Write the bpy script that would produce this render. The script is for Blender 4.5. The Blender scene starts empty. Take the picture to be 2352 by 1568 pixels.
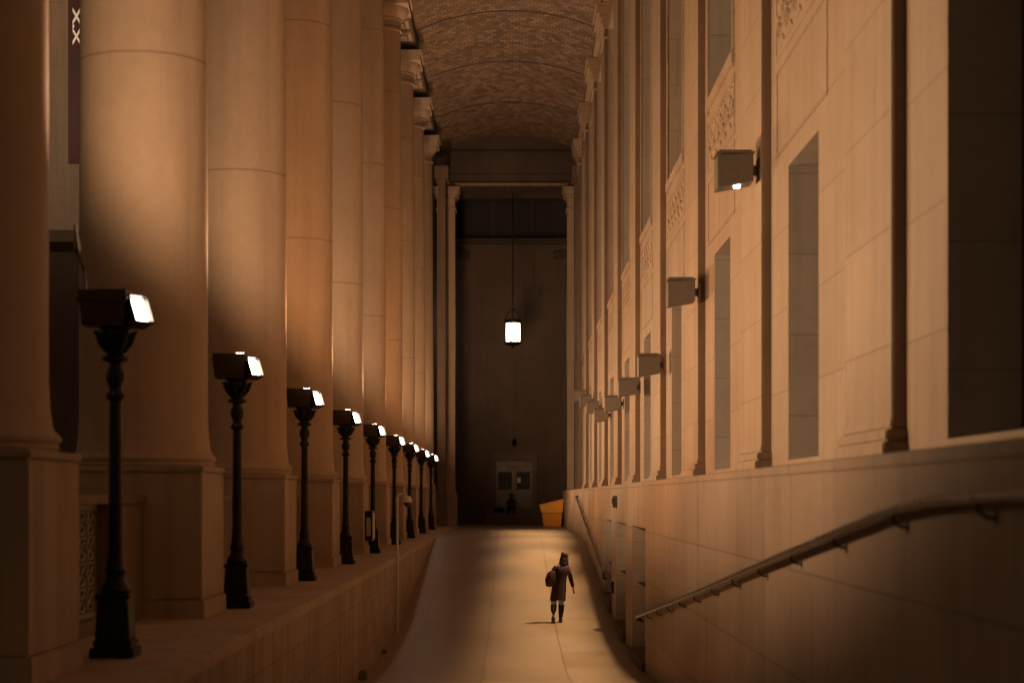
import bpy, bmesh, math, random
from mathutils import Vector, Matrix
random.seed(4)
S=8.0
sc=bpy.context.scene
col=sc.collection
R=math.radians
# ------------------------------------------------------------ node helpers
def newmat(name):
    m=bpy.data.materials.new(name); m.use_nodes=True
    nt=m.node_tree; nt.nodes.clear()
    out=nt.nodes.new('ShaderNodeOutputMaterial'); b=nt.nodes.new('ShaderNodeBsdfPrincipled')
    nt.links.new(b.outputs[0],out.inputs[0])
    return m,nt,b
def N(nt,t,**kw):
    n=nt.nodes.new(t)
    for k,v in kw.items(): setattr(n,k,v)
    return n
def L(nt,a,b): nt.links.new(a,b)
def mth(nt,op,a,b=None):
    n=nt.nodes.new('ShaderNodeMath'); n.operation=op
    for i,v in enumerate((a,b)):
        if v is None: continue
        if isinstance(v,(int,float)): n.inputs[i].default_value=v
        else: nt.links.new(v,n.inputs[i])
    return n.outputs[0]
def mix(nt,f,a,b,mode='MIX'):
    n=nt.nodes.new('ShaderNodeMix'); n.data_type='RGBA'; n.blend_type=mode
    for s,v in ((n.inputs[0],f),(n.inputs[6],a),(n.inputs[7],b)):
        if isinstance(v,(int,float)): s.default_value=v
        elif isinstance(v,tuple): s.default_value=(*v[:3],1)
        else: nt.links.new(v,s)
    return n.outputs[2]
def noise(nt,vec,scale,detail=5,rough=.55,sc3=None):
    if sc3:
        mp=N(nt,'ShaderNodeMapping'); mp.inputs['Scale'].default_value=sc3; L(nt,vec,mp.inputs[0]); vec=mp.outputs[0]
    n=N(nt,'ShaderNodeTexNoise'); n.inputs['Scale'].default_value=scale; n.inputs['Detail'].default_value=detail; n.inputs['Roughness'].default_value=rough
    L(nt,vec,n.inputs['Vector']); return n.outputs['Fac']
def ramp(nt,f,a,b,c=0,d=1):
    n=N(nt,'ShaderNodeMapRange'); n.inputs[1].default_value=a; n.inputs[2].default_value=b; n.inputs[3].default_value=c; n.inputs[4].default_value=d; L(nt,f,n.inputs[0]); return n.outputs[0]

def stone(name,base,dark,course=.95,length=1.9,joint=.008,mode='wall',rough=.72,zoff=0.0,jcol=.62,streak=.35,jointlines=None,c1=.91):
    m,nt,b=newmat(name)
    geo=N(nt,'ShaderNodeNewGeometry'); pos=geo.outputs['Position']
    sep=N(nt,'ShaderNodeSeparateXYZ'); L(nt,pos,sep.inputs[0])
    n1=noise(nt,pos,.6,5,.6); n2=noise(nt,pos,7,4,.65); n3=noise(nt,pos,1.0,4,.6,(3.0,3.0,.16)); n4=noise(nt,pos,60,2,.6)
    c=mix(nt,ramp(nt,n1,.3,.72),dark,base)
    c=mix(nt,mth(nt,'MULTIPLY',ramp(nt,n3,.48,.75),streak),c,tuple(v*.45 for v in dark))
    c=mix(nt,mth(nt,'MULTIPLY',ramp(nt,n2,.45,.8),.28),c,tuple(v*.62 for v in base))
    c=mix(nt,mth(nt,'MULTIPLY',ramp(nt,n4,.5,.8),.15),c,tuple(min(1,v*1.35) for v in base))
    bumpin=mth(nt,'ADD',mth(nt,'MULTIPLY',n2,.5),mth(nt,'MULTIPLY',n4,.25))
    if mode=='wall':
        cb=N(nt,'ShaderNodeCombineXYZ')
        L(nt,mth(nt,'ADD',sep.outputs[0],sep.outputs[1]),cb.inputs[0]); L(nt,mth(nt,'ADD',sep.outputs[2],course*60-zoff),cb.inputs[1])
        br=N(nt,'ShaderNodeTexBrick'); L(nt,cb.outputs[0],br.inputs['Vector'])
        br.inputs['Scale'].default_value=1; br.inputs['Brick Width'].default_value=length; br.inputs['Row Height'].default_value=course
        br.inputs['Mortar Size'].default_value=joint; br.inputs['Mortar Smooth'].default_value=.2
        br.inputs['Color1'].default_value=(c1,c1*.985,c1*.97,1); br.inputs['Color2'].default_value=(1,1,1,1); br.inputs['Mortar'].default_value=(jcol,jcol,jcol,1)
        c=mix(nt,.9,c,br.outputs['Color'],'MULTIPLY')
        bumpin=mth(nt,'SUBTRACT',bumpin,mth(nt,'MULTIPLY',br.outputs['Fac'],.6))
    if jointlines:
        tot=None
        for z in jointlines:
            d=mth(nt,'ABSOLUTE',mth(nt,'SUBTRACT',sep.outputs[2],z)); k=mth(nt,'LESS_THAN',d,.014)
            tot=k if tot is None else mth(nt,'ADD',tot,k)
        c=mix(nt,mth(nt,'MULTIPLY',tot,.38),c,(.06,.04,.03))
    L(nt,c,b.inputs['Base Color']); b.inputs['Roughness'].default_value=rough
    bp=N(nt,'ShaderNodeBump'); bp.inputs['Strength'].default_value=.3; bp.inputs['Distance'].default_value=.02
    L(nt,bumpin,bp.inputs['Height']); L(nt,bp.outputs[0],b.inputs['Normal'])
    return m
def simple(name,colr,rough=.5,metal=0,var=.3,scale=8,bump=.1):
    m,nt,b=newmat(name)
    tc=N(nt,'ShaderNodeTexCoord'); n=noise(nt,tc.outputs['Object'],scale,4,.6)
    c=mix(nt,n,tuple(v*(1-var) for v in colr),tuple(v*(1+var) for v in colr))
    L(nt,c,b.inputs['Base Color'])
    L(nt,ramp(nt,n,0,1,max(.02,rough-.12),min(1,rough+.12)),b.inputs['Roughness'])
    b.inputs['Metallic'].default_value=metal
    if bump:
        bp=N(nt,'ShaderNodeBump'); bp.inputs['Strength'].default_value=bump; bp.inputs['Distance'].default_value=.01
        L(nt,n,bp.inputs['Height']); L(nt,bp.outputs[0],b.inputs['Normal'])
    return m
def emis(name,colr,st):
    m,nt,b=newmat(name); tc=N(nt,'ShaderNodeTexCoord'); n=noise(nt,tc.outputs['Object'],5,2)
    b.inputs['Base Color'].default_value=(.8,.8,.75,1); b.inputs['Emission Color'].default_value=(*colr,1)
    L(nt,mth(nt,'ADD',mth(nt,'MULTIPLY',n,st*.4),st*.8),b.inputs['Emission Strength']); return m

M_wall=stone('limestone_wall',(.44,.33,.232),(.36,.265,.185),zoff=.28,jcol=.6)
M_low=stone('limestone_base_wall',(.42,.305,.218),(.33,.238,.168),zoff=.28,course=.92,length=2.4,streak=.5,jcol=.5,c1=.86)
M_ret=stone('retaining_wall_stone',(.42,.31,.225),(.26,.187,.135),course=.48,length=1.25,zoff=-1.39,streak=.85,c1=.80,jcol=.45)
M_col=stone('column_limestone',(.50,.37,.265),(.42,.305,.215),mode='none',jointlines=[5.1,9.4,13.2],streak=.3)
M_pl=stone('plinth_limestone',(.46,.345,.255),(.35,.26,.19),mode='none',streak=.5)
M_dkst=stone('dark_stone',(.16,.104,.070),(.105,.068,.046),zoff=0,jcol=.8,c1=.96)  # darker stone tone for chamber, entablature and office street level
M_brown=stone('dark_brown_stone',(.21,.14,.095),(.14,.09,.06),mode='none',streak=.6)
M_vdkst=stone('near_black_stone',(.085,.056,.04),(.06,.04,.028),mode='none')  # deepest stone tone, for the lintel and upper chamber
M_jamb=stone('jamb_stone',(.46,.40,.34),(.38,.33,.28),mode='wall',course=.93,length=3)
M_metal=simple('black_cast_iron',(.018,.015,.013),.42,.6,.4,14,.25)
M_bronze=simple('bronze_housing',(.045,.033,.026),.45,.7,.4,18,.2)
M_rail=simple('brown_handrail',(.055,.035,.024),.3,.7,.3,10,.05)
M_grey=simple('grey_fixture_paint',(.145,.12,.096),.5,.1,.25,12,.1)
M_frame=simple('window_frame_bronze',(.05,.042,.036),.4,.5,.3,9,.1)
M_glass=simple('dark_window_glass',(.02,.018,.017),.3,0,.4,1.2,.03)
M_door=simple('brown_door_panels',(.09,.06,.042),.4,.0,.3,5,.1)
M_orange=simple('yellow_orange_plastic',(.75,.30,.012),.42,0,.12,6,.1)
M_orange2=simple('yellow_orange_plastic_lid',(.85,.38,.025),.40,0,.10,6,.1)
M_white=simple('white_paint',(.55,.52,.47),.4,0,.1,6,.05)
M_paper=simple('poster_print',(.34,.33,.34),.5,0,.35,9,0)
M_grille=simple('painted_iron_grille',(.30,.25,.19),.5,.1,.3,12,.1)
M_lampglass=emis('floodlight_glass',(1,.86,.70),34)
M_led=emis('led_lens',(1,.93,.85),10)
M_lantern=emis('lantern_glass',(1,.80,.60),12)
M_coat=simple('dark_burgundy_wool',(.035,.009,.007),.9,0,.4,30,.5)
M_skin=simple('skin',(.36,.21,.15),.55,0,.1,20,.1)
M_hair=simple('dark_hair',(.022,.012,.009),.6,0,.5,40,.6)
M_hat=simple('brown_knit',(.09,.038,.018),.95,0,.4,60,.8)
M_boot=simple('black_leather',(.012,.010,.010),.35,0,.3,14,.2)
M_jean=simple('pale_denim',(.40,.48,.50),.85,0,.2,40,.2)
M_bag=simple('oxblood_leather',(.03,.010,.009),.45,0,.35,15,.3)
M_darkcl=simple('dark_clothing',(.02,.018,.018),.9,0,.3,20,.3)
M_nearblack=simple('dark_pane_recess_shade',(.022,.017,.014),.6,0,.3,3,.0)
M_red=simple('banner_red_cloth',(.024,.005,.003),.9,0,.25,4,.2)
M_pale=stone('pale_office_stone',(.48,.36,.25),(.40,.30,.21),course=2.6,length=4.4)

def floor_mat():
    m,nt,b=newmat('polished_stone_paving')
    geo=N(nt,'ShaderNodeNewGeometry'); pos=geo.outputs['Position']
    br=N(nt,'ShaderNodeTexBrick'); mp=N(nt,'ShaderNodeMapping'); mp.inputs['Location'].default_value=(.55,40,0); L(nt,pos,mp.inputs[0])
    L(nt,mp.outputs[0],br.inputs['Vector']); br.inputs['Scale'].default_value=1; br.inputs['Brick Width'].default_value=1.55; br.inputs['Row Height'].default_value=3.3; br.offset=0
    br.inputs['Mortar Size'].default_value=.014; br.inputs['Color1'].default_value=(.80,.80,.80,1); br.inputs['Color2'].default_value=(1,1,1,1); br.inputs['Mortar'].default_value=(.42,.42,.42,1)
    n1=noise(nt,pos,.7,6,.65); n2=noise(nt,pos,30,3,.7); n3=noise(nt,pos,1.2,5,.6,(1.4,.35,1))
    c=mix(nt,ramp(nt,n1,.3,.7),(.20,.137,.088),(.25,.172,.112))
    c=mix(nt,mth(nt,'MULTIPLY',ramp(nt,n3,.5,.75),.2),c,(.12,.08,.052))
    c=mix(nt,mth(nt,'MULTIPLY',ramp(nt,n2,.5,.75),.3),c,(.32,.225,.15))
    c=mix(nt,.85,c,br.outputs['Color'],'MULTIPLY'); L(nt,c,b.inputs['Base Color'])
    L(nt,ramp(nt,n1,.3,.7,.37,.42),b.inputs['Roughness'])
    b.inputs['Specular Tint'].default_value=(1,.86,.7,1)
    return m
M_floor=floor_mat()
M_asph=simple('asphalt',(.05,.047,.045),.85,0,.3,3,.3)
def vault_mat():
    m,nt,b=newmat('vault_tile')
    uv=N(nt,'ShaderNodeUVMap').outputs[0]
    br=N(nt,'ShaderNodeTexBrick'); L(nt,uv,br.inputs['Vector']); br.inputs['Scale'].default_value=1
    br.inputs['Brick Width'].default_value=.25; br.inputs['Row Height'].default_value=.34; br.inputs['Mortar Size'].default_value=.010
    br.inputs['Color1'].default_value=(.19,.122,.076,1); br.inputs['Color2'].default_value=(.42,.28,.175,1); br.inputs['Mortar'].default_value=(.08,.053,.034,1)
    n=noise(nt,uv,1.3,5,.75); n2=noise(nt,uv,9,3,.6)
    c=mix(nt,ramp(nt,n,.38,.62),mix(nt,.7,br.outputs['Color'],(.55,.48,.41),'MULTIPLY'),br.outputs['Color'])
    c=mix(nt,mth(nt,'MULTIPLY',n2,.3),c,(.08,.05,.035))
    sep=N(nt,'ShaderNodeSeparateXYZ'); L(nt,uv,sep.inputs[0])
    d=mth(nt,'ABSOLUTE',mth(nt,'SUBTRACT',mth(nt,'FRACT',mth(nt,'ADD',mth(nt,'DIVIDE',sep.outputs[1],S),.87)),.5))
    k=mth(nt,'LESS_THAN',d,.012)
    c=mix(nt,mth(nt,'MULTIPLY',k,.9),c,(.025,.017,.012))
    L(nt,c,b.inputs['Base Color']); b.inputs['Roughness'].default_value=.5
    bp=N(nt,'ShaderNodeBump'); bp.inputs['Strength'].default_value=.35; bp.inputs['Distance'].default_value=.02
    L(nt,mth(nt,'SUBTRACT',n2,br.outputs['Fac']),bp.inputs['Height']); L(nt,bp.outputs[0],b.inputs['Normal'])
    return m
M_vault=vault_mat()

# ------------------------------------------------------------ mesh helpers
class MB:
    def __init__(s): s.v=[]; s.f=[]
    def quad(s,a,b,c,d):
        i=len(s.v); s.v+= [a,b,c,d]; s.f.append((i,i+1,i+2,i+3)); return s
    def box(s,x0,x1,y0,y1,z0,z1,tx=0,ty=0):
        i=len(s.v)
        s.v+=[(x0,y0,z0),(x1,y0,z0),(x1,y1,z0),(x0,y1,z0),(x0+tx,y0+ty,z1),(x1-tx,y0+ty,z1),(x1-tx,y1-ty,z1),(x0+tx,y1-ty,z1)]
        s.f+=[(i,i+3,i+2,i+1),(i+4,i+5,i+6,i+7),(i,i+1,i+5,i+4),(i+1,i+2,i+6,i+5),(i+2,i+3,i+7,i+6),(i+3,i,i+4,i+7)]
        return s
    def lathe(s,prof,cx=0,cy=0,n=24,cap=True):
        base=len(s.v)
        for (r,z) in prof:
            for j in range(n):
                a=2*math.pi*(j+.5)/n
                s.v.append((cx+r*math.cos(a),cy+r*math.sin(a),z))
        for i in range(len(prof)-1):
            for j in range(n):
                k=(j+1)%n
                s.f.append((base+i*n+j,base+i*n+k,base+(i+1)*n+k,base+(i+1)*n+j))
        if cap:
            s.f.append(tuple(base+j for j in reversed(range(n)))); s.f.append(tuple(base+(len(prof)-1)*n+j for j in range(n)))
        return s
    def tube(s,pts,r,n=8,closed=False,cap=True):
        pts=[Vector(p) for p in pts]; base=len(s.v); m=len(pts)
        rs=r if isinstance(r,(list,tuple)) else [r]*m
        for i,p in enumerate(pts):
            if closed: t=(pts[(i+1)%m]-pts[i-1])
            else: t=(pts[min(i+1,m-1)]-pts[max(i-1,0)])
            t.normalize(); up=Vector((0,0,1)) if abs(t.z)<.95 else Vector((0,1,0))
            a=t.cross(up).normalized(); b=a.cross(t)
            for j in range(n):
                an=2*math.pi*j/n; q=p+(a*math.cos(an)+b*math.sin(an))*rs[i]; s.v.append(tuple(q))
        for i in range(m if closed else m-1):
            i2=(i+1)%m
            for j in range(n):
                k=(j+1)%n; s.f.append((base+i*n+j,base+i*n+k,base+i2*n+k,base+i2*n+j))
        if cap and not closed:
            s.f.append(tuple(base+j for j in reversed(range(n)))); s.f.append(tuple(base+(m-1)*n+j for j in range(n)))
        return s
    def loft(s,rings,n=20):
        base=len(s.v)
        for (cx,cy,cz,rx,ry) in rings:
            for j in range(n):
                a=2*math.pi*j/n; s.v.append((cx+rx*math.cos(a),cy+ry*math.sin(a),cz))
        for i in range(len(rings)-1):
            for j in range(n):
                k=(j+1)%n; s.f.append((base+i*n+j,base+i*n+k,base+(i+1)*n+k,base+(i+1)*n+j))
        s.f.append(tuple(base+j for j in reversed(range(n)))); s.f.append(tuple(base+(len(rings)-1)*n+j for j in range(n)))
        return s
    def mesh(s,name,mat,smooth=False,bevel=0,angle=35,recalc=True):
        me=bpy.data.meshes.new(name); me.from_pydata(s.v,[],s.f)
        bm=bmesh.new(); bm.from_mesh(me)
        if recalc: bmesh.ops.recalc_face_normals(bm,faces=bm.faces)
        if bevel:
            es=[e for e in bm.edges if e.is_manifold and e.calc_face_angle(0)>R(40)]
            bmesh.ops.bevel(bm,geom=es,offset=bevel,segments=2,affect='EDGES',clamp_overlap=True)
        bm.to_mesh(me); bm.free()
        me.materials.append(mat)
        if smooth:
            me.shade_smooth(); me.set_sharp_from_angle(angle=R(angle))
        return me
def top(name,label,cat,loc=(0,0,0),group=None,mesh=None):
    o=bpy.data.objects.new(name,mesh); col.objects.link(o); o.location=loc
    if mesh is None: o.empty_display_size=.3
    o["label"]=label; o["category"]=cat
    if group: o["group"]=group
    return o
def part(name,me,parent,loc=(0,0,0),rot=None,label=None):
    o=bpy.data.objects.new(name,me); col.objects.link(o); o.parent=parent; o.location=loc
    if rot: o.rotation_euler=rot
    if label: o["label"]=label
    return o
def dup(root,loc):
    n=root.copy(); col.objects.link(n); n.location=loc
    def rec(a,b):
        for ch in a.children:
            c=ch.copy(); col.objects.link(c); c.parent=b; rec(ch,c)
    rec(root,n); return n

# ------------------------------------------------------------ ground and floor
prof=[(-30,-1.72),(0,-1.72),(14,-1.72),(17,-1.85),(22,-2.32),(28,-2.84),(31.5,-3.12),(34,-3.23),(37,-3.24),(41,-3.16),(45.5,-2.99),(50,-2.62),(55,-2.24),(58,-2.03),(62,-1.72),(66,-1.47),(69,-1.425),(72,-1.42),(103.4,-1.42)]
def fz(y):
    for (a,b),(c,d) in zip(prof,prof[1:]):
        if a<=y<=c: return b+(d-b)*(y-a)/(c-a)
    return prof[-1][1]
mb=MB()
n=len(prof)
for (y,z) in prof: mb.v+=[(-2.75,y,z),(2.55,y,z)]
for i in range(n-1): mb.f.append((2*i,2*i+1,2*i+3,2*i+2))
ob=bpy.data.objects.new('ramp',mb.mesh('ramp',M_floor,smooth=True)); col.objects.link(ob); ob['kind']='structure'; ob['label']='sloping polished stone walkway dipping between two stone walls'; ob['category']='walkway'
bmx=MB().box(-3.95,-2.75,92.6,103.4,-1.6,-1.42).box(2.55,3.75,92.6,103.4,-1.6,-1.42)
ob=bpy.data.objects.new('landing',bmx.mesh('landing',M_floor)); col.objects.link(ob); ob['kind']='structure'; ob['label']='flat stone landing before the end doorway'; ob['category']='floor'
G=-1.75; B=3000
mb=MB()
mb.quad((-B,-B,G),(-2.75,-B,G),(-2.75,B,G),(-B,B,G)).quad((2.55,-B,G),(B,-B,G),(B,B,G),(2.55,B,G))
mb.quad((-2.75,-B,G),(2.55,-B,G),(2.55,-30,G),(-2.75,-30,G)).quad((-2.75,103.4,G),(2.55,103.4,G),(2.55,B,G),(-2.75,B,G))
ob=bpy.data.objects.new('ground',mb.mesh('ground',M_asph)); col.objects.link(ob); ob['kind']='structure'; ob['label']='dark asphalt street ground'; ob['category']='ground'

# ------------------------------------------------------------ left retaining wall
rw=top('retaining_wall','low stone retaining wall carrying the columns and lamps','wall')
part('wall_body',MB().box(-5.6,-2.70,-12,92.5,-3.6,-1.52).mesh('wall_body',M_ret),rw)
part('coping',MB().box(-5.65,-2.68,-12,92.5,-1.519,-1.39).mesh('coping',M_pl,bevel=.02),rw)

# ------------------------------------------------------------ columns
CD=[1.84,2.81,3.79,4.77,5.74,6.77,7.80,8.80,9.84,10.85]
XC=-4.37; RR=.75
def arc(r0,z0,bulge,h,k=5):
    return [(r0+bulge*math.sin(math.pi*i/k),z0+h*i/k) for i in range(k+1)]
sh=[(RR+.07,.0),(RR+.085,.03)]+arc(RR+.07,.05,.03,.09)+[(RR+.045,.16),(RR+.03,.20),(RR+.012,.34),(RR,.55)]
H=14.85
for i in range(1,21):
    t=i/20; sh.append((RR-.075*t*t,.55+(H-.55)*t))
shm=MB().lathe(sh,n=72).mesh('shaft',M_col,smooth=True)
rt=RR-.075
cp=[(rt,H),(rt+.05,H+.03),(rt+.05,H+.09),(rt+.01,H+.11),(rt+.01,H+.34),(rt+.06,H+.37),(rt+.06,H+.43),(rt+.10,H+.46),(rt+.20,H+.56),(rt+.27,H+.68),(rt+.28,H+.76)]
ca=MB().lathe(cp,n=48)
z=H+.76; e=rt+.31
ca.box(-e,e,-e,e,z,z+.26).box(-e-.05,e+.05,-e-.05,e+.05,z+.262,z+.36)
cam_=ca.mesh('capital',M_pl,smooth=True)
plm=MB().box(-.85,.85,-.85,.85,-.05,.20).box(-.82,.82,-.82,.82,.202,1.66).box(-.84,.84,-.84,.84,1.662,1.73).mesh('plinth',M_pl,bevel=.015)
PZ=-1.38
GC='row of limestone columns along the walkway'
c0=top('stone_column','tall smooth limestone column on a square plinth','column',(XC,CD[0]*S,PZ),GC)
part('plinth',plm,c0); part('shaft',shm,c0,(0,0,1.73)); part('capital',cam_,c0,(0,0,1.73))
for d_ in CD[1:]: dup(c0,(XC,d_*S,PZ))
L0=.97*S-1.70
bm_=MB().box(-.16,.16,0,L0*.38,-.02,1.30).box(-.16,.16,L0*.70,L0,-.02,1.30).box(-.16,.16,L0*.3801,L0*.6999,-.02,.14).box(-.19,.19,0,L0,1.302,1.40).mesh('low_wall',M_brown,bevel=.01)
g=MB(); ga=L0*.38; gb=L0*.70; ny=5
g.box(-.03,.03,ga,gb,.14,.19).box(-.03,.03,ga,gb,1.24,1.30)
for i in range(ny+1):
    y=ga+(gb-ga)*i/ny; g.box(-.02,.02,y-.015,y+.015,.19,1.24)
for i in range(ny):
    for j in range(4):
        cy=ga+(gb-ga)*(i+.5)/ny; cz=.19+1.05*(j+.5)/4
        g.tube([(0,cy+.15*math.cos(a),cz+.12*math.sin(a)) for a in [2*math.pi*q/12 for q in range(12)]],.016,n=5,closed=True)
        g.tube([(0,cy-.18,cz-.13),(0,cy+.18,cz+.13)],.012,n=4).tube([(0,cy+.18,cz-.13),(0,cy-.18,cz+.13)],.012,n=4)
gm=g.mesh('grille',M_grille)
bl=top('balustrade','low stone wall with ornamental iron grille between column plinths','balustrade',(XC,CD[0]*S+.855,PZ),'balustrades between the column plinths')
part('low_wall',bm_,bl); part('grille',gm,bl)
for d_ in CD[1:-1]: dup(bl,(XC,d_*S+.855,PZ))

en=top('entablature','stone beam resting on the column capitals','beam')
e_=MB().box(-5.2,-3.55,8,92.7,16.56,17.05).box(-5.3,-3.46,8,92.7,17.052,17.9)
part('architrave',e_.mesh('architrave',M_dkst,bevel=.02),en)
spm=MB().box(-.64,.64,0,1.1,-.12,0).box(-.5,.5,.14,.96,-.16,-.121).mesh('soffit_panel',M_pl,bevel=.02)
for d_ in CD[:-1]:
    for q in range(3): part('soffit_panel',spm,en,(-4.26,d_*S+1.6+q*1.75,16.559))

# ------------------------------------------------------------ vault
def vault(name,x0,x1,zs,rise,y0,y1,mat):
    n=24; c=(x1-x0)/2; Rv=(c*c+rise*rise)/(2*rise); cx=(x0+x1)/2; cz=zs+rise-Rv; th=math.asin(c/Rv)
    vs=[];fs=[];uvs=[]
    ys=[y0+(y1-y0)*i/10 for i in range(11)]
    for y in ys:
        for i in range(n+1):
            a=-th+2*th*i/n; vs.append((cx+Rv*math.sin(a),y,cz+Rv*math.cos(a))); uvs.append((a*Rv+20,y))
    for j in range(10):
        for i in range(n):
            p=j*(n+1)+i; fs.append((p,p+n+1,p+n+2,p+1))
    me=bpy.data.meshes.new(name); me.from_pydata(vs,[],fs); u=me.uv_layers.new(name='UVMap')
    for lp in me.loops: u.data[lp.index].uv=uvs[lp.vertex_index]
    me.materials.append(mat); me.shade_smooth(); return me
top('vaulted_ceiling','shallow barrel vault of brown patterned tiles','ceiling',mesh=vault('vaulted_ceiling',-3.47,3.22,16.95,.7,6,92.8,M_vault))

# ------------------------------------------------------------ right building
WX=3.17
def gridface(mb,x,ys,zs,holes):
    for a,b in zip(ys,ys[1:]):
        for c,d in zip(zs,zs[1:]):
            my,mz=(a+b)/2,(c+d)/2
            if any(h[0]<my<h[1] and h[2]<mz<h[3] for h in holes): continue
            mb.quad((x,a,c),(x,a,d),(x,b,d),(x,b,c))
def reveals(mb,x,holes,depth):
    for (a,b,c,d) in holes:
        X=x+depth
        mb.quad((x,a,c),(X,a,c),(X,a,d),(x,a,d)).quad((x,b,c),(x,b,d),(X,b,d),(X,b,c)).quad((x,a,d),(X,a,d),(X,b,d),(x,b,d)).quad((x,a,c),(x,b,c),(X,b,c),(X,a,c))
def wallmesh(name,x,ys,zs,holes,depth,m1,m2):
    mb=MB(); gridface(mb,x,ys,zs,holes); nf=len(mb.f); reveals(mb,x,holes,depth)
    me=mb.mesh(name,m1,recalc=False); me.materials.append(m2)
    for i,p in enumerate(me.polygons): p.material_index=0 if i<nf else 1
    bm=bmesh.new(); bm.from_mesh(me); bmesh.ops.remove_doubles(bm,verts=bm.verts,dist=.0005); bm.to_mesh(me); bm.free()
    return me
bd=top('station_building','tall limestone building wall with pilasters and recessed windows','building')
lowH=[((.46+k)*S,(.73+k)*S,.42,3.8) for k in range(0,11)]
upH=[((.41+k)*S,(.83+k)*S,6.4,15.4) for k in range(0,11)]
ys=sorted(set([-12,92.8]+[h[i] for h in lowH+upH for i in (0,1)])); zs=[.27,.42,3.8,6.4,15.4,17.1]
part('wall',wallmesh('wall',WX,ys,zs,lowH+upH,.66,M_wall,M_jamb),bd)
part('building_core',MB().box(3.86,22,-12,103,-1.9,19.5).mesh('building_core',M_dkst),bd)
dh=[(4.39*S,4.87*S,-3.6,-.59),(5.15*S,5.63*S,-3.6,-.59),(5.88*S,6.36*S,-3.6,-.59)]
ys=sorted(set([-12,92.8]+[h[i] for h in dh for i in (0,1)])); zs=[-3.8,-3.6,-.59,.19]
part('base_wall',wallmesh('base_wall',2.45,ys,zs,dh,.8,M_low,M_jamb),bd)
part('ledge',MB().box(2.435,3.4,-12,92.8,.191,.285).mesh('ledge',M_low,bevel=.01),bd)
for h in dh:
    b=MB().box(0,.08,h[0],h[1],-3.6,-.59)
    w=(h[1]-h[0])/2
    for q in range(2):
        y0=h[0]+q*w+.12; y1=y0+w-.24
        b.box(-.03,-.0005,y0,y1,-1.9,-.75).box(-.03,-.0005,y0,y1,-3.1,-2.05)
    part('door',b.mesh('door',M_door,bevel=.01),bd,(3.2,0,0))
    part('threshold',MB().box(2.38,3.2,h[0]+.02,h[1]-.02,-3.6,fz((h[0]+h[1])/2)+.16).mesh('threshold',M_dkst,bevel=.01),bd)
def winmesh(w,h,nx,nz):
    f=MB().box(0,.10,0,.10,0,h).box(0,.10,w-.10,w,0,h).box(.001,.099,.10,w-.10,0,.10).box(.001,.099,.10,w-.10,h-.10,h)
    for i in range(1,nx): f.box(.02,.08,w*i/nx-.03,w*i/nx+.03,.1,h-.1)
    for i in range(1,nz): f.box(.025,.075,.1,w-.1,h*i/nz-.025,h*i/nz+.025)
    return f.mesh('frame',M_frame), MB().box(.045,.06,.05,w-.05,.05,h-.05).mesh('glass',M_glass)
for holes,nx,nz in ((lowH,2,4),(upH,3,7)):
    h=holes[0]; fm,gm_=winmesh(h[1]-h[0],h[3]-h[2],nx,nz)
    for h in holes:
        w=part('window',fm,bd,(WX+.54,h[0],h[2])); part('glass',gm_,w)
PW=.27*S; PX=3.05
pm=MB()
pm.box(PX,WX+.05,0,PW,.0,15.3)
pb=MB().box(PX-.09,WX+.04,-.08,PW+.08,0,.16).box(PX-.06,WX+.04,-.05,PW+.05,.162,.26).box(PX-.02,WX+.03,-.02,PW+.02,.262,.36,.015,.015)
pc=MB().box(PX-.05,WX+.1,-.05,PW+.05,14.95,15.05).box(PX-.05,WX+.1,-.05,PW+.05,15.3,15.42).box(PX-.10,WX+.1,-.10,PW+.10,15.421,15.6).box(PX-.17,WX+.1,-.17,PW+.17,15.601,15.75).box(PX-.25,WX+.1,-.25,PW+.25,15.751,16.02).box(PX-.29,WX+.1,-.29,PW+.29,16.021,16.12)
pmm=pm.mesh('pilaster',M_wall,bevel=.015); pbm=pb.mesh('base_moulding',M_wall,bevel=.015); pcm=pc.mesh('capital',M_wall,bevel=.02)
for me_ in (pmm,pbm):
    me_.materials.append(M_brown)
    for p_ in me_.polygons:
        if p_.normal.y<-.9: p_.material_index=1  # camera-facing pilaster sides darker: their shade put into the colour
for k in range(0,11):
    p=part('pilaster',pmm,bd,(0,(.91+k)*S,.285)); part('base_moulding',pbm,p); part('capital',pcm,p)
part('cornice',MB().box(2.98,3.4,-12,92.7,16.41,16.70).box(3.05,3.4,-12,92.7,16.702,16.96).mesh('cornice',M_wall,bevel=.02),bd)
sr=MB(); w=(.83-.41)*S; t=.14; pr=.03
sr.box(-pr,.02,-t,0,-.25,9+t).box(-pr,.02,w,w+t,-.25,9+t).box(-pr+.002,.02,0,w,9,9+t).box(-.05,.02,-t-.03,w+t+.03,-.2,-.02)
srm=sr.mesh('window_surround',M_wall,bevel=.008)
w2=w+.25
om=MB().box(-.012,.02,-.12,w2,0,.05).box(-.012,.02,-.12,w2,.80,.85).box(-.012,.02,-.12,-.07,.05,.80).box(-.012,.02,w2-.05,w2,.05,.80)
nn=11
for i in range(nn):
    cy=(i+.5)*w2/nn-.04; s=1 if i%2 else -1
    pts=[]
    for q in range(14):
        a=R(-60+q*34)*s; r=.125*(1-q*.045)
        pts.append((.002,cy+r*math.cos(a),.43+.05*s+r*1.5*math.sin(a)))
    om.tube(pts,.024,n=6)
    om.tube([(.002,cy-.14,.14 if s>0 else .72),(.002,cy,.22 if s>0 else .64),(.002,cy+.14,.14 if s>0 else .72)],.02,n=6)
omm=om.mesh('carved_panel',M_wall)
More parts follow.
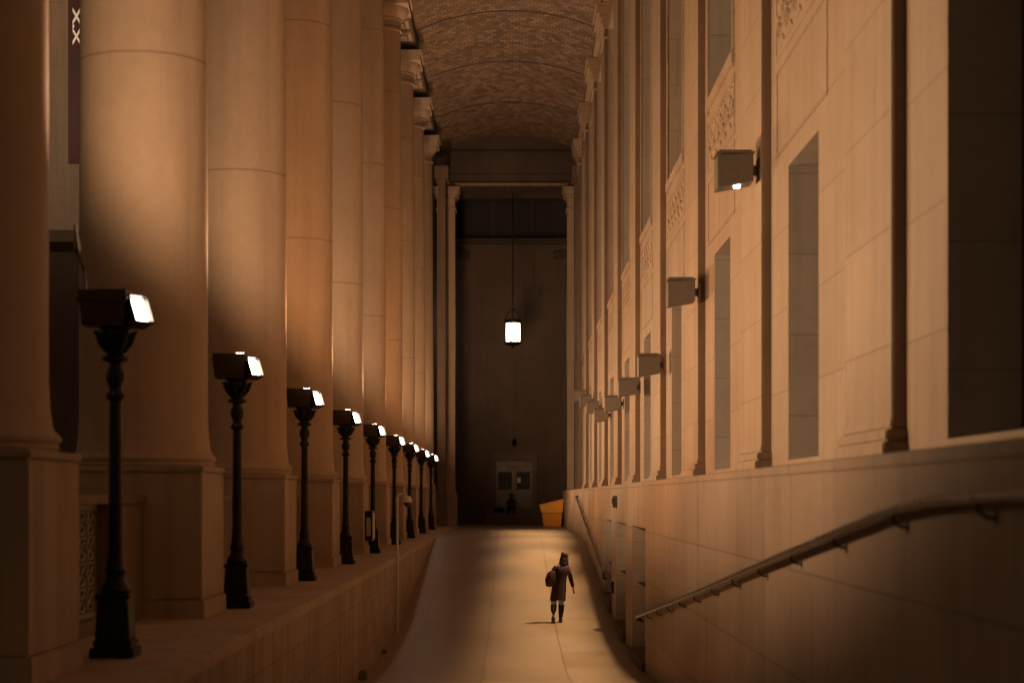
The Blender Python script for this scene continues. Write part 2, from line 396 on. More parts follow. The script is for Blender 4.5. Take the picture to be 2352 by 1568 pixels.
pan=MB().box(-.012,.02,-.10,w+.2,0,.05).box(-.012,.02,-.10,w+.2,1.0,1.05).box(-.012,.02,-.1,-.05,.05,1.0).box(-.012,.02,w+.15,w+.2,.05,1.0).mesh('sunk_panel',M_wall)
for k in range(1,11):
    part('window_surround',srm,bd,(WX,(.41+k)*S,6.4)); part('carved_panel',omm,bd,(WX,(.40+k)*S,5.2)); part('sunk_panel',pan,bd,(WX,(.40+k)*S,4.05))

# ------------------------------------------------------------ portal at far end
pt=top('stone_portal','tall stone portal of two piers and a beam','portal')
for (x0,x1) in ((-3.7,-2.83),(2.66,3.3)):
    m_=MB()
    m_.box(x0,x1,92.8,94.2,.36,14.6)
    m_.box(x0-.05,x1+.05,92.72,94.28,.16,.26).box(x0-.02,x1+.02,92.76,94.24,.262,.358)
    m_.box(x0-.1,x1+.1,92.68,94.32,-1.41,.158)
    m_.box(x0-.06,x1+.06,92.74,94.26,14.0,14.12)
    m_.box(x0-.08,x1+.08,92.7,94.3,14.602,14.75).box(x0-.18,x1+.18,92.6,94.4,14.752,14.98).box(x0-.24,x1+.24,92.54,94.46,14.982,15.12)
    part('pier',m_.mesh('pier',M_pl,bevel=.02),pt)
for (x0,x1) in ((-3.6,-3.15),(2.9,3.3)):
    m_=MB().box(x0,x1,89.6,91.2,-1.41,.2).box(x0+.04,x1-.04,89.65,91.15,.202,15.0).box(x0-.1,x1+.1,89.5,91.3,15.002,15.6)
    part('side_pier',m_.mesh('side_pier',M_brown,bevel=.02),pt)
part('lintel',MB().box(-3.7,3.4,92.75,94.2,15.122,15.35).box(-3.7,3.4,92.85,94.1,15.352,15.75).box(-3.7,3.4,92.9,93.9,15.752,18.0).mesh('lintel',M_vdkst,bevel=.015),pt)
part('cornice',MB().box(-3.47,3.2,92.74,92.9,16.78,16.86).mesh('cornice',M_vdkst,bevel=.01),pt)
d=MB()
for i in range(46):
    x=-2.8+i*.12; d.box(x,x+.07,92.70,92.749,15.17,15.30)
part('dentil_band',d.mesh('dentil_band',M_pl),pt)
ch=top('end_chamber','dark high stone vestibule with cornice and corner pilasters','building')
c=MB().box(-4.3,-3.9,94.2,104,-1.7,18).box(3.7,4.1,94.2,104,-1.7,18).box(-4.3,4.1,104.0,104.4,13.9,18)
yb=103.3
c.box(-3.9,-.95,yb,yb+.7,-1.7,13.7).box(1.09,3.7,yb,yb+.7,-1.7,13.7).box(-.95,1.09,yb,yb+.7,1.95,13.7)
c.box(-3.9,-2.45,yb-.15,yb-.001,-1.42,12.9).box(2.3,3.7,yb-.15,yb-.001,-1.42,12.9)
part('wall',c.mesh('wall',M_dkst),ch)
part('cornice',MB().box(-3.9,3.7,yb-.3,yb+.7,13.70,13.85).box(-3.9,3.7,yb-.4,yb+.7,13.852,14.0).box(-3.9,-2.35,yb-.25,yb-.002,12.902,13.3).box(2.2,3.7,yb-.25,yb-.002,12.902,13.3).mesh('cornice',M_vdkst,bevel=.01),ch)
part('upper_wall',MB().box(-3.89,3.69,yb+.5,yb+.69,14.0,17.5).mesh('upper_wall',M_nearblack),ch)  # near-black wall and vault put the upper recess's shade into colour
part('vault',vault('vault',-3.9,3.7,16.2,1.0,94.2,104,M_vdkst),ch)
part('cross_beam',MB().box(-3.9,3.7,99.5,100.3,15.6,16.4).mesh('cross_beam',M_vdkst,bevel=.02),ch)
part('door_surround',MB().box(-1.2,-.93,yb-.18,yb,-.6,1.95).box(1.07,1.34,yb-.18,yb,-.6,1.95).box(-1.2,1.34,yb-.2,yb,1.951,2.3).box(-1.28,1.42,yb-.28,yb,2.301,2.4).mesh('door_surround',M_brown,bevel=.015),ch)
dr=MB()
for x0,x1 in ((-.92,.06),(.08,1.06)):
    dr.box(x0,x1,yb+.2,yb+.26,-.62,1.5); dr.box(x0+.12,x1-.12,yb+.17,yb+.199,-.45,.25)
dr.box(-.93,1.07,yb+.19,yb+.27,1.52,1.94)
dd=part('door',dr.mesh('door',M_door,bevel=.01),ch)
part('glass',MB().box(-.8,-.06,yb+.18,yb+.199,.4,1.35).box(.2,.94,yb+.18,yb+.199,.4,1.35).mesh('glass',M_nearblack),dd)
part('notice',MB().box(.24,.42,yb+.165,yb+.178,.75,1.05).mesh('notice',M_white),dd)
st=MB()
for i in range(3): st.box(-1.55,1.75,yb-1.25+i*.4,yb-.201,-1.42+.27*i+(.001 if i else 0),-1.42+.27*(i+1))
part('steps',st.mesh('steps',M_brown,bevel=.015),ch)
wl=top('wall_lantern','small unlit dark lantern above the doorway','lantern',(.07,yb-.05,2.75))
part('bracket',MB().tube([(0,.04,.2),(0,-.1,.45),(0,-.22,.4)],.02).box(-.08,.08,.0,.05,.1,.3).mesh('bracket',M_metal),wl)
part('lantern_body',MB().lathe([(.05,.0),(.11,.05),(.12,.28),(.03,.4)],0,-.22,n=6).mesh('lantern_body',M_metal),wl)

LY=97.6
hl=top('hanging_lantern','glowing cylindrical lantern hanging from a long rod','lantern',(0,LY,7.75))
part('glass_body',MB().lathe([(.33,.15),(.36,.2),(.37,.6),(.36,1.12),(.33,1.18)],n=20).mesh('glass_body',M_lantern,smooth=True),hl)
f=MB()
for i in range(6):
    a=2*math.pi*i/6+.26; x,y=.385*math.cos(a),.385*math.sin(a); f.tube([(x,y,.1),(x,y,1.24)],.038,n=6)
f.lathe([(.2,0),(.36,.05),(.44,.1),(.44,.19),(.34,.20)],n=20)
f.lathe([(.34,1.14),(.45,1.15),(.45,1.27),(.38,1.32),(.36,1.33)],n=20)
f.lathe([(.02,-.15),(.06,-.1),(.04,-.05),(.1,-.0)],n=10)
for s in (1,-1):
    f.tube([(s*.40,0,1.22),(s*.38,0,1.45),(s*.27,0,1.66),(s*.12,0,1.82),(0,0,1.92)],.026,n=6)
    f.tube([(0,s*.40,1.22),(0,s*.38,1.45),(0,s*.27,1.66),(0,s*.12,1.82),(0,0,1.92)],.026,n=6)
f.tube([(.07*math.cos(a),0,1.98+.09*math.sin(a)) for a in [2*math.pi*q/12 for q in range(12)]],.018,n=6,closed=True)
part('frame',f.mesh('frame',M_bronze,smooth=True),hl)
r_=MB(); zz=2.06; r_.tube([(0,0,zz),(0,0,9.35)],.03,n=6)
for q in range(24): r_.lathe([(.02,2.2+q*.3),(.045,2.22+q*.3),(.045,2.26+q*.3),(.02,2.28+q*.3)],n=6)
part('hanging_rod',r_.mesh('hanging_rod',M_metal),hl)

# ------------------------------------------------------------ street lamps
lp=top('street_lamp','black cast iron lamp post with lit box floodlight head','street lamp',(-3.2,0,0),'floodlight lamp posts along the low wall')
b=MB()
b.box(-.19,.19,-.19,.19,0,.09).box(-.165,.165,-.165,.165,.092,.16).box(-.15,.15,-.15,.15,.162,.50,.02,.02).box(-.15,.15,-.15,.15,.502,.55)
part('base',b.mesh('base',M_metal,bevel=.012),lp)
pr=[(.12,.55),(.135,.58),(.12,.62),(.085,.67),(.08,.72),(.095,.75),(.08,.78),(.068,.85),(.062,1.0),(.056,1.9),(.054,2.22),(.08,2.24),(.085,2.27),(.06,2.30),(.055,2.34),(.082,2.40),(.086,2.46),(.06,2.52),(.058,2.55),(.12,2.57),(.12,2.60),(.07,2.62),(.06,2.66),(.08,2.70),(.125,2.75),(.135,2.79),(.12,2.83),(.15,2.85),(.15,2.86)]
pp=MB().lathe(pr,n=20)
for i in range(8):
    a=2*math.pi*i/8; pp.tube([(.07*math.cos(a),.07*math.sin(a),2.64),(.13*math.cos(a),.13*math.sin(a),2.72),(.16*math.cos(a),.16*math.sin(a),2.80),(.19*math.cos(a),.19*math.sin(a),2.82)],[.02,.028,.024,.01],n=5)
part('post',pp.mesh('post',M_metal,smooth=True),lp)
h=MB()
def obox(h,x0,x1,y0,y1,z0,z1,ins,t=.02):
    o=[(x0+ins,y0+ins,z0),(x1-ins,y0+ins,z0),(x1-ins,y1-ins,z0),(x0+ins,y1-ins,z0),(x0,y0,z1),(x1,y0,z1),(x1,y1,z1),(x0,y1,z1)]
    i=len(h.v); h.v+=o
    inn=[(x0+t,y0+t,z1),(x1-t,y0+t,z1),(x1-t,y1-t,z1),(x0+t,y1-t,z1),(x0+t,y0+t,z1-.07),(x1-t,y0+t,z1-.07),(x1-t,y1-t,z1-.07),(x0+t,y1-t,z1-.07)]
    h.v+=inn
    h.f+=[(i,i+3,i+2,i+1),(i,i+1,i+5,i+4),(i+1,i+2,i+6,i+5),(i+2,i+3,i+7,i+6),(i+3,i,i+4,i+7)]
    for a in range(4):
        c_=(a+1)%4; h.f.append((i+4+a,i+4+c_,i+8+c_,i+8+a)); h.f.append((i+8+a,i+8+c_,i+12+c_,i+12+a))
    h.f.append((i+12,i+13,i+14,i+15))
obox(h,-.29,.13,-.18,.18,2.865,3.17,.03)
h.box(-.30,.14,-.19,.19,3.08,3.10)
part('lamp_housing',h.mesh('lamp_housing',M_bronze),lp)
part('tray_glass',MB().box(-.0,.10,-.12,.12,3.11,3.176).mesh('tray_glass',M_lampglass),lp)
fl=MB().box(-.10,.10,-.12,.12,-.10,-.012)
fl.box(-.11,-.098,-.13,.13,-.10,.05).box(.098,.11,-.13,.13,-.10,.05).box(-.098,.098,-.13,-.118,-.10,.05).box(-.098,.098,.118,.13,-.10,.05)
nrm=Vector((.72,-.52,.34)).normalized()
q=nrm.to_track_quat('Z','Y').to_euler()
part('floodlight',fl.mesh('floodlight',M_bronze),lp,(.20,-.02,3.00),q)
part('floodlight_lens',MB().box(-.085,.085,-.105,.105,-.01,.004).box(-.07,.07,-.09,.09,.0041,.012,.01,.01).mesh('floodlight_lens',M_lampglass),lp,(.20,-.02,3.00),q)
part('bracket_arm',MB().tube([(.1,0,2.88),(.18,0,2.9),(.20,0,2.98)],.025).mesh('bracket_arm',M_bronze),lp)
XL=-3.45
LD=[2.06,2.97,3.93,4.90,5.85,6.91,7.94,8.95,10.0]
lp.location=(XL,LD[0]*S,-1.389)
for d_ in LD[1:]: dup(lp,(XL,d_*S,-1.389))
part('bent_rod',MB().tube([(-.25,0,3.10),(-.27,0,3.35),(-.32,0,3.48),(-.33,0,3.52),(-.35,0,3.75)],[.012,.012,.018,.03,.014],n=6).mesh('bent_rod',M_metal,smooth=True),lp)
LC=(1,.62,.35)
for i,d_ in enumerate(LD):
    y=d_*S
    ld=bpy.data.lights.new('flood_light','SPOT'); ld.energy=1280; ld.color=LC if i not in (2,5) else (1,.50,.22); ld.spot_size=R(171); ld.spot_blend=.26; ld.shadow_soft_size=.18
    lo=bpy.data.objects.new('flood_light',ld); col.objects.link(lo); lo.location=(XL+.0,y,-1.389+3.38)
    lo.rotation_euler=Vector((.61,.13,.78)).to_track_quat('-Z','Y').to_euler()

# ------------------------------------------------------------ wall fixtures
fx=[(507,400),(385,677),(312,843),(263,893),(229,930),(203,956),(183,938),(167,922),(154,910)]
hb=MB()
hb.v+=[(-.22,-.22,-.20),(.22,-.22,-.12),(.22,.22,-.12),(-.22,.22,-.20),(-.22,-.22,.20),(.22,-.22,.22),(.22,.22,.22),(-.22,.22,.20)]
hb.f+=[(0,3,2,1),(4,5,6,7),(0,1,5,4),(1,2,6,5),(2,3,7,6),(3,0,4,7)]
hb.box(-.235,.235,-.235,.235,.221,.245)
for q in range(5): hb.box(-.20,.20,-.19+q*.085,-.175+q*.085,.246,.27)
hbm=hb.mesh('housing',M_grey,bevel=.004)
arm=MB().box(.22,.30,-.05,.05,-.02,.1).box(.29,.31,-.12,.12,-.1,.18).mesh('wall_mount',M_grey)
led=MB().lathe([(.04,-.185),(.045,-.15)],n=12).mesh('lens',M_led)
for i,(dx,py) in enumerate(fx):
    X=2.74; Y=X*545*S/dx; Z=(1140-py)*Y/(545*S)
    o=top('wall_light','grey square metal wall light mounted on a pilaster','wall light',(X,Y,Z),'wall lights along the building')
    part('housing',hbm,o); part('wall_mount',arm,o)
    if i==0: part('lens',led,o,(.03,-.08,0))
    ld=bpy.data.lights.new('wall_light_lamp','SPOT'); ld.energy=2600; ld.color=(1,.66,.34); ld.spot_size=R(88); ld.spot_blend=1; ld.shadow_soft_size=.05
    lo=bpy.data.objects.new('wall_light_lamp',ld); col.objects.link(lo); lo.location=(X-.05,Y,Z-.27)
    tz=fz(min(Y,100)); lo.rotation_euler=Vector((.75-X,0,tz-Z)).to_track_quat('-Z','Y').to_euler()
    lo.scale=(1.6,.36,1)

# ------------------------------------------------------------ handrails
def rail(path,nb,label,r=.034):
    o=top('handrail',label,'handrail')
    part('rail',MB().tube(path,r,n=12).mesh('rail',M_rail,smooth=True),o)
    bk=MB().tube([(0,0,-.02),(0,0,-.07),(.05,0,-.10),(.092,0,-.10)],.011,n=6).box(.084,.09,-.03,.03,-.14,-.06).mesh('bracket',M_rail,smooth=True)
    P=[Vector(p) for p in path]
    seg=[(b_-a_).length for a_,b_ in zip(P,P[1:])]; T=sum(seg)
    for i in range(nb):
        d_=T*(i+.4)/nb; k=0
        while k<len(seg)-1 and d_>seg[k]: d_-=seg[k]; k+=1
        p=P[k].lerp(P[k+1],d_/seg[k])
        part('bracket',bk,o,(2.36,p.y,p.z))
rail([(2.45,36.3,-2.36),(2.36,36.2,-2.32),(2.36,36,-2.28),(2.36,30,-1.74),(2.36,24,-1.20),(2.36,18,-.64),(2.36,13,-.19),(2.36,12.3,-.125),(2.36,11.6,-.075),(2.36,10.8,-.035),(2.36,9.8,-.01),(2.36,9,.0),(2.36,4,.0)],15,'brown metal handrail sloping along the stone wall')
rail([(2.45,70.9,.02),(2.36,70.8,.0),(2.36,66,-.45),(2.36,58,-1.22),(2.36,50,-1.98),(2.36,49.6,-2.02),(2.36,49.45,-2.12),(2.45,49.45,-2.14)],11,'slender dark handrail running down beside the ramp')

o=top('alarm_box','small dark box fixed to the stone wall','wall box',(2.40,5.58*S,-.12))
part('case',MB().box(-.05,.05,-.12,.12,-.14,.14).box(-.07,-.051,-.08,.08,-.05,.08).mesh('case',M_frame,bevel=.008),o)
o=top('door_buzzer','small black intercom on the doorway pier','intercom',(2.42,5.76*S,-2.2))
part('case',MB().box(-.04,.03,-.08,.08,-.14,.14).box(-.055,-.041,-.05,.05,-.02,.09).mesh('case',M_metal,bevel=.006),o)
o=top('floor_box','small dark junction box at the foot of the wall','junction box',(-2.62,33.2,fz(33.2)))
part('case',MB().box(-.07,.07,-.10,.10,0,.13).box(-.05,.05,-.07,.07,.131,.16).mesh('case',M_brown,bevel=.01),o)
o=top('floor_box','small dark junction box at the foot of the wall','junction box',(-2.64,38.9,fz(38.9)))
part('case',MB().box(-.05,.05,-.07,.07,0,.06).box(-.035,.035,-.05,.05,.061,.08).mesh('case',M_brown,bevel=.01),o)

Y=5.38*S; o=top('security_camera','white dome camera on a gooseneck pole','security camera',(-2.62,Y,fz(Y)))
h0=-fz(Y)
part('pole',MB().tube([(0,0,.0),(0,0,h0-.08)],.03,n=8).tube([(0,0,h0-.3),(0,0,h0-.02),(.03,0,h0+.03),(.10,0,h0+.06),(.18,0,h0+.04),(.22,0,h0-.02)],.034,n=8).mesh('pole',M_white,smooth=True),o)
part('dome_housing',MB().lathe([(.03,.02),(.07,0),(.10,-.06),(.105,-.13)],.23,0,n=20).mesh('dome_housing',M_white,smooth=True),o,(0,0,h0))
part('dome',MB().lathe([(.09,-.131),(.088,-.17),(.06,-.215),(.02,-.235)],.23,0,n=20).mesh('dome',M_glass,smooth=True),o,(0,0,h0))
Y=5.74*S; o=top('information_sign','dark framed notice board fixed to a column plinth','sign',(XC+.82,Y,-.70))
part('frame',MB().box(0,.18,-.42,.42,-.36,.36).mesh('frame',M_metal,bevel=.01),o)
part('poster',MB().box(.181,.187,-.36,.36,-.30,.30).mesh('poster',M_paper),o)
part('poster_end',MB().box(.04,.14,-.432,-.421,-.24,.20).mesh('poster_end',M_paper),o)

o=top('grit_bin','orange yellow plastic grit bin with a slanted lid','grit bin',(1.88,91.0,-1.42))
v=MB().box(-.42,.42,-.35,.35,0,.62,-.06,-.05)
part('tub',v.mesh('tub',M_orange,bevel=.03),o)
v=MB()
v.v+=[(-.50,-.42,.64),(.50,-.42,.64),(.50,.42,.64),(-.50,.42,.64),(-.60,-.45,.98),(.54,-.45,1.24),(.54,.45,1.24),(-.60,.45,.98)]
v.f+=[(0,3,2,1),(4,5,6,7),(0,1,5,4),(1,2,6,5),(2,3,7,6),(3,0,4,7)]
v.v+=[(-.64,-.48,.985),(.57,-.48,1.262),(.57,.48,1.262),(-.64,.48,.985),(-.64,-.48,1.03),(.57,-.48,1.31),(.57,.48,1.31),(-.64,.48,1.03)]
v.f+=[(8,11,10,9),(12,13,14,15),(8,9,13,12),(9,10,14,13),(10,11,15,14),(11,8,12,15)]
part('lid',v.mesh('lid',M_orange2,bevel=.02),o)
o=top('plastic_crate','dark crate standing beside the bin','crate',(2.32,92.0,-1.42))
v=MB().box(-.13,.13,-.2,.2,0,.6).box(-.15,.15,-.22,.22,.601,.66); part('shell',v.mesh('shell',M_frame,bevel=.01),o)

# ------------------------------------------------------------ people
def skinbody(verts,edges,root,sub=2):
    me=bpy.data.meshes.new('tmp'); me.from_pydata([v[0] for v in verts],edges,[])
    ob=bpy.data.objects.new('tmp',me); col.objects.link(ob)
    md=ob.modifiers.new('s','SKIN')
    sv=me.skin_vertices[0].data
    for i,v in enumerate(verts):
        r=v[1]; sv[i].radius=(r if isinstance(r,tuple) else (r,r)); sv[i].use_root=(i==root)
    ob.modifiers.new('d','SUBSURF').levels=sub
    bpy.context.view_layer.update()
    dg=bpy.context.evaluated_depsgraph_get(); ev=ob.evaluated_get(dg); m2=bpy.data.meshes.new_from_object(ev)
    vs=[tuple(v.co) for v in m2.vertices]; fs=[tuple(p.vertices) for p in m2.polygons]
    bpy.data.objects.remove(ob); return vs,fs
def addm(mb,vs,fs):
    i=len(mb.v); mb.v+=vs; mb.f+=[tuple(a+i for a in f) for f in fs]
def headmesh(mb,c,face,scale=1):
    n=20;m=16; base=len(mb.v); c=Vector(c); fd=Vector(face).normalized(); sd=Vector((fd.y,-fd.x,0)); up=Vector((0,0,1))
    for i in range(m+1):
        th=math.pi*i/m
        for j in range(n):
            ph=2*math.pi*j/n; f=math.cos(ph)*math.sin(th); s=math.sin(ph)*math.sin(th); u=math.cos(th)
            rf=.098; rs=.075; ru=.118
            if u<0: rs*=1-.28*(-u); rf*=1-.12*(-u)
            p=f*rf
            if f>.85 and -.35<u<.1 and abs(s)<.22: p+=.022*(1-abs(s)/.22)
            if f>.6 and .0<u<.25 and .2<abs(s)<.5: p-=.008
            if abs(s)>.9 and abs(u)<.3 and abs(f)<.25: s*=1.12
            q=c+(fd*p+sd*(s*rs)+up*(u*ru))*scale; mb.v.append(tuple(q))
    for i in range(m):
        for j in range(n):
            k=(j+1)%n; mb.f.append((base+i*n+j,base+i*n+k,base+(i+1)*n+k,base+(i+1)*n+j))
V=[((0,0,.88),(.12,.10)),((.03,.0,1.05),(.11,.09)),((.065,.01,1.25),(.13,.10)),((.09,.01,1.35),(.09,.07)),((.115,.03,1.42),(.045,.045)),((.13,.05,1.47),(.045,.045)),
 ((-.09,0,.82),(.085,.085)),((-.11,-.03,.47),(.055,.055)),((-.13,-.20,.09),(.036,.036)),((-.13,-.13,.035),(.035,.03)),((-.13,-.04,.03),(.03,.022)),
 ((.07,.02,.82),(.085,.085)),((.07,.10,.46),(.055,.055)),((.05,.06,.10),(.036,.036)),((.07,.14,.035),(.035,.03)),((.08,.22,.03),(.03,.022)),
 ((-.07,.01,1.32),(.05,.05)),((-.15,.03,1.06),(.038,.038)),((-.14,.16,.90),(.026,.026)),
 ((.21,.01,1.30),(.05,.05)),((.28,-.02,1.05),(.038,.038)),((.345,.04,.84),(.026,.026)),((.36,.06,.78),(.026,.014)),
 ((.38,.085,.725),(.009,.009)),((.387,.10,.69),(.008,.008)),((.37,.075,.715),(.0095,.0095)),((.377,.085,.675),(.008,.008)),((.36,.06,.715),(.009,.009)),((.365,.068,.68),(.008,.008)),((.348,.048,.725),(.008,.008)),((.352,.052,.695),(.007,.007)),((.37,.095,.77),(.010,.010)),((.367,.115,.745),(.008,.008)),
 ((-.135,.20,.86),(.026,.016)),((-.14,.235,.83),(.009,.009)),((-.125,.235,.825),(.009,.009)),((-.15,.225,.825),(.008,.008)),((-.112,.22,.83),(.008,.008)),((-.12,.2,.84),(.008,.008))]
E=[(0,1),(1,2),(2,3),(3,4),(4,5),(0,6),(6,7),(7,8),(8,9),(9,10),(0,11),(11,12),(12,13),(13,14),(14,15),(3,16),(16,17),(17,18),(3,19),(19,20),(20,21),(21,22),(22,23),(23,24),(22,25),(25,26),(22,27),(27,28),(22,29),(29,30),(22,31),(31,32),(18,33),(33,34),(33,35),(33,36),(33,37),(33,38)]
vs,fs=skinbody(V,E,0)
hx=.145
mb=MB(); addm(mb,vs,fs); headmesh(mb,(hx,.06,1.56),(.35,1,0),.93)
PY=5.66*S; px=(1281-1176)/(545*S)*PY
pz=(fz(PY-.2)+fz(PY+.2))/2
w=top('person','person walking in a burgundy coat, brown hat and black knee boots','person',(px,PY,pz))
part('body',mb.mesh('body',M_skin,smooth=True,angle=180),w)
c=MB()
c.loft([(-.02,.0,.53,.185,.17),(-.02,.0,.57,.185,.17),(0,0,.75,.178,.155),(.01,0,.92,.168,.14),(.035,.0,1.05,.155,.13),(.06,.01,1.18,.165,.135),(.085,.01,1.28,.175,.125),(.095,.015,1.34,.15,.105),(.11,.02,1.38,.10,.08),(.12,.025,1.43,.065,.06)],n=28)
rnd=random.Random(2)
for i,(x,y,z) in enumerate(c.v):
    if z<1.0:
        a=math.atan2(y,x); k=1+.05*math.sin(a*7+1)*(1.05-z)*1.6; c.v[i]=(x*k,y*k,z+(.02*math.sin(a*3) if z<.59 else 0))
c.tube([(.21,.01,1.31),(.25,.0,1.24),(.275,-.02,1.12),(.295,-.015,1.03),(.325,.02,.92),(.338,.035,.86)],[.06,.064,.056,.054,.046,.044],n=12)
c.tube([(-.05,.01,1.33),(-.105,.01,1.25),(-.145,.02,1.13),(-.155,.05,1.04),(-.15,.11,.96),(-.14,.16,.91)],[.06,.064,.056,.054,.046,.044],n=12)
part('coat',c.mesh('coat',M_coat,smooth=True,angle=60),w)
b=MB()
for pts in (((-.118,-.10,.42),(-.125,-.15,.28),(-.13,-.20,.12)),((.068,.09,.42),(.062,.09,.27),(.05,.06,.12))):
    b.tube(pts,[.074,.066,.048],n=14)
    fx0,fy0=pts[-1][0],pts[-1][1]
    b.loft([(fx0,fy0+.06,.0,.045,.13),(fx0,fy0+.06,.03,.048,.135),(fx0,fy0+.045,.06,.045,.11),(fx0,fy0+.015,.10,.045,.065),(fx0,fy0,.14,.045,.05)],n=14)
part('boots',b.mesh('boots',M_boot,smooth=True),w)
j=MB().tube([(-.09,0,.7),(-.11,-.03,.5),(-.118,-.095,.41)],[.08,.070,.066],n=12).tube([(.07,.03,.7),(.07,.09,.5),(.068,.09,.41)],[.08,.070,.066],n=12)
part('jeans',j.mesh('jeans',M_jean,smooth=True),w)
hh=MB()
for i in range(80):
    a=rnd.uniform(math.pi*.9,math.pi*2.1)
    x0=hx+.070*math.cos(a); y0=.05+.08*math.sin(a); l=rnd.uniform(.16,.26)
    pts=[]
    for q in range(5):
        t=q/4; pts.append((x0+(x0-hx)*.45*t-.03*t+rnd.uniform(-.012,.012),y0+(y0-.05)*.3*t+rnd.uniform(-.012,.012)-.02*t,1.58-l*t))
    hh.tube(pts,[.014,.018,.018,.016,.006],n=5)
hh.loft([(hx,.045,1.48,.06,.065),(hx,.045,1.53,.078,.085),(hx,.05,1.59,.08,.095),(hx,.05,1.62,.075,.09)],n=16)
part('hair',hh.mesh('hair',M_hair,smooth=True),w)
ht=MB().loft([(hx,.06,1.565,.085,.104),(hx+.002,.06,1.59,.094,.112),(hx+.005,.058,1.635,.094,.108),(hx+.005,.05,1.675,.072,.085),(hx+.005,.045,1.695,.03,.04)],n=20)
part('hat',ht.mesh('hat',M_hat,smooth=True,angle=80),w)
bg=top('backpack','dark red leather backpack slung over one shoulder','bag',(px-.19,PY-.12,pz+.86))
bb=MB().loft([(0,0,.0,.10,.08),(0,0,.03,.12,.10),(-.01,0,.18,.125,.10),(.02,0,.32,.10,.085),(.05,0,.38,.06,.05)],n=18)
bb.box(-.08,.06,-.135,-.085,.06,.20)
part('bag_body',bb.mesh('bag_body',M_bag,smooth=True),bg)
part('strap',MB().tube([(.04,.0,.36),(.10,-.02,.42),(.17,.02,.49),(.21,.10,.50),(.19,.22,.40),(.1,.24,.2),(.04,.09,.08)],.014,n=6).mesh('strap',M_bag,smooth=True),bg)

V=[((0,0,.14),(.14,.11)),((0,-.03,.38),(.13,.10)),((0,-.08,.58),(.10,.07)),((0,-.12,.66),(.045,.045)),
 ((-.09,-.05,.13),(.085,.085)),((-.15,-.45,.30),(.06,.06)),((-.16,-.50,-.18),(.04,.04)),((-.16,-.60,-.22),(.035,.03)),
 ((.09,-.05,.13),(.085,.085)),((.15,-.43,.32),(.06,.06)),((.17,-.46,-.18),(.04,.04)),((.17,-.56,-.22),(.035,.03)),
 ((-.17,-.08,.55),(.05,.05)),((-.22,-.2,.34),(.04,.04)),((-.08,-.42,.36),(.028,.028)),((.17,-.08,.55),(.05,.05)),((.22,-.2,.34),(.04,.04)),((.08,-.42,.36),(.028,.028))]
E=[(0,1),(1,2),(2,3),(0,4),(4,5),(5,6),(6,7),(0,8),(8,9),(9,10),(10,11),(2,12),(12,13),(13,14),(2,15),(15,16),(16,17)]
vs,fs=skinbody(V,E,0)
mb=MB(); addm(mb,vs,fs); headmesh(mb,(0,-.17,.79),(0,-1,-.2))
w=top('person','person in dark clothes sitting hunched on the door steps','person',(-.1,yb-.65,-.74))
part('body',mb.mesh('body',M_darkcl,smooth=True,angle=180),w)
part('hat',MB().loft([(0,-.16,.80,.088,.105),(0,-.16,.87,.088,.10),(0,-.15,.92,.05,.06)],n=16).mesh('hat',M_darkcl,smooth=True),w)
o=top('duffel_bag','dark duffel bag lying on the steps','bag',(-.75,yb-.62,-.87))
part('bag_body',MB().tube([(-.28,0,.15),(-.24,0,.15),(0,0,.16),(.24,0,.15),(.28,0,.15)],[.08,.13,.145,.13,.08],n=14).mesh('bag_body',M_darkcl,smooth=True),o)
part('handle',MB().tube([(-.12,0,.28),(-.08,0,.38),(.08,0,.38),(.12,0,.28)],.012,n=6).mesh('handle',M_darkcl,smooth=True),o)

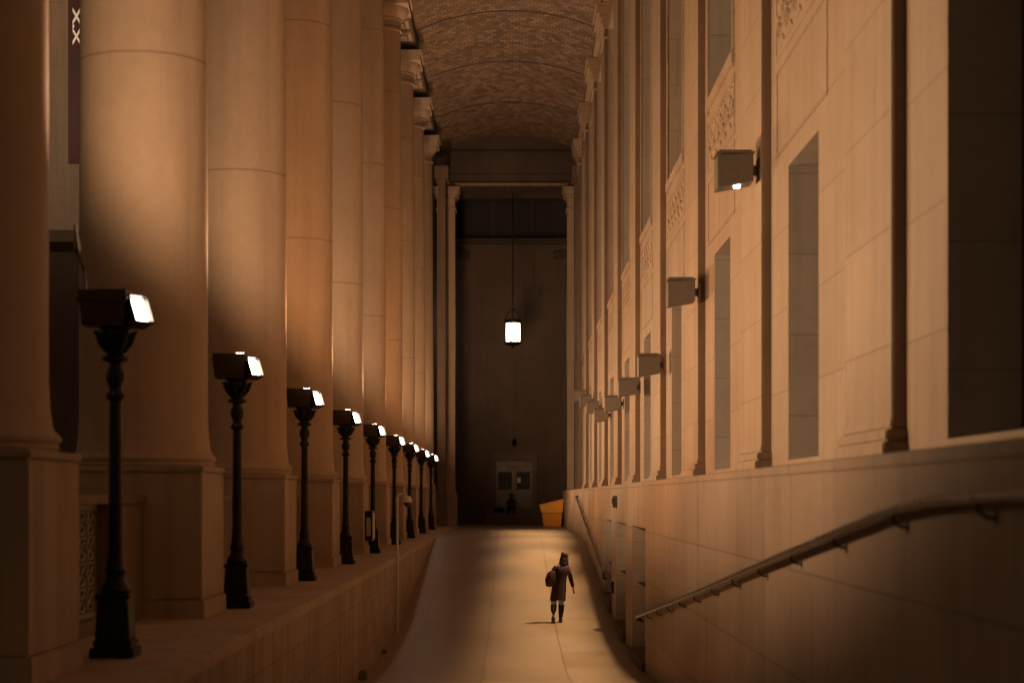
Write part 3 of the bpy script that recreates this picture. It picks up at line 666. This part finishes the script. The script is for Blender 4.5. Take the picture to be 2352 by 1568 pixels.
# ------------------------------------------------------------ exterior beyond columns
ob_=top('office_building','pale stone office building across the dark street','building',(0,0,0))
part('wall',MB().box(-45,-17.6,80,95,10.9,45).mesh('wall',M_pale),ob_)
part('ground_storey',MB().box(-45,-17.6,80.6,95,G,10.38).mesh('ground_storey',M_dkst),ob_)  # unlit street level: darker colour counters the light spilling onto it
wn=MB().box(0,1.6,0,.065,0,2.2).box(-.08,1.68,-.06,.065,-.12,-.001).mesh('window',M_glass)
for i in range(5):
    for j in range(4): part('window',wn,ob_,(-40+i*3.8,79.93,14+j*4))
part('canopy',MB().box(-44,-17.9,77.5,80.5,10.4,10.88).mesh('canopy',M_dkst),ob_)
ld=bpy.data.lights.new('facade_light','SPOT'); ld.energy=9000; ld.color=(1,.74,.5); ld.spot_size=R(75); ld.spot_blend=.7; ld.shadow_soft_size=.3
lo=bpy.data.objects.new('facade_light',ld); col.objects.link(lo); lo.location=(-17,48,8); lo.rotation_euler=Vector((0,20,14)).to_track_quat('-Z','Y').to_euler()
bn=top('banner','dark red cloth banner with white lettering','banner',(-13.2,60,10.5))
part('cloth',MB().box(-.86,1.2,0,.03,0,9).mesh('cloth',M_red),bn)
part('pole',MB().tube([(-1.1,.015,9.1),(1.5,.015,9.1)],.05).tube([(1.4,.015,-12.2),(1.4,.015,9.2)],.08).mesh('pole',M_metal),bn)
cu=bpy.data.curves.new('t','FONT'); cu.body='X.X'; cu.size=.38; cu.extrude=.01; cu.offset=.01
to=bpy.data.objects.new('t',cu); col.objects.link(to); bpy.context.view_layer.update()
tm=bpy.data.meshes.new_from_object(to.evaluated_get(bpy.context.evaluated_depsgraph_get())); bpy.data.objects.remove(to)
tm.materials.clear(); tm.materials.append(M_white)
le=part('lettering',tm,bn,(-.70,-.03,4.9),(R(90),R(90),0)); le.scale=(1.8,.85,1)

wd=bpy.data.worlds.new('World'); sc.world=wd; wd.use_nodes=True
nt=wd.node_tree; bgn=nt.nodes['Background']; sk=nt.nodes.new('ShaderNodeTexSky'); sk.sky_type='NISHITA'; sk.sun_disc=False; sk.sun_elevation=R(1); sk.sun_rotation=R(120)
nt.links.new(mix(nt,1.0,sk.outputs[0],(1,.58,.36),'MULTIPLY'),bgn.inputs[0]); bgn.inputs[1].default_value=.13
cd=bpy.data.cameras.new('camera'); co=bpy.data.objects.new('camera',cd); col.objects.link(co); sc.camera=co
co.location=(0,0,0); co.rotation_euler=(R(90),0,0); cd.sensor_width=36; cd.lens=545*S/2352*36; cd.shift_y=(1140-784)/2352; cd.shift_x=-2/2352
cd.clip_end=8000; cd.dof.use_dof=True; cd.dof.focus_distance=48; cd.dof.aperture_fstop=1.8
sc.view_settings.view_transform='Standard'; sc.view_settings.look='None'; sc.view_settings.exposure=0
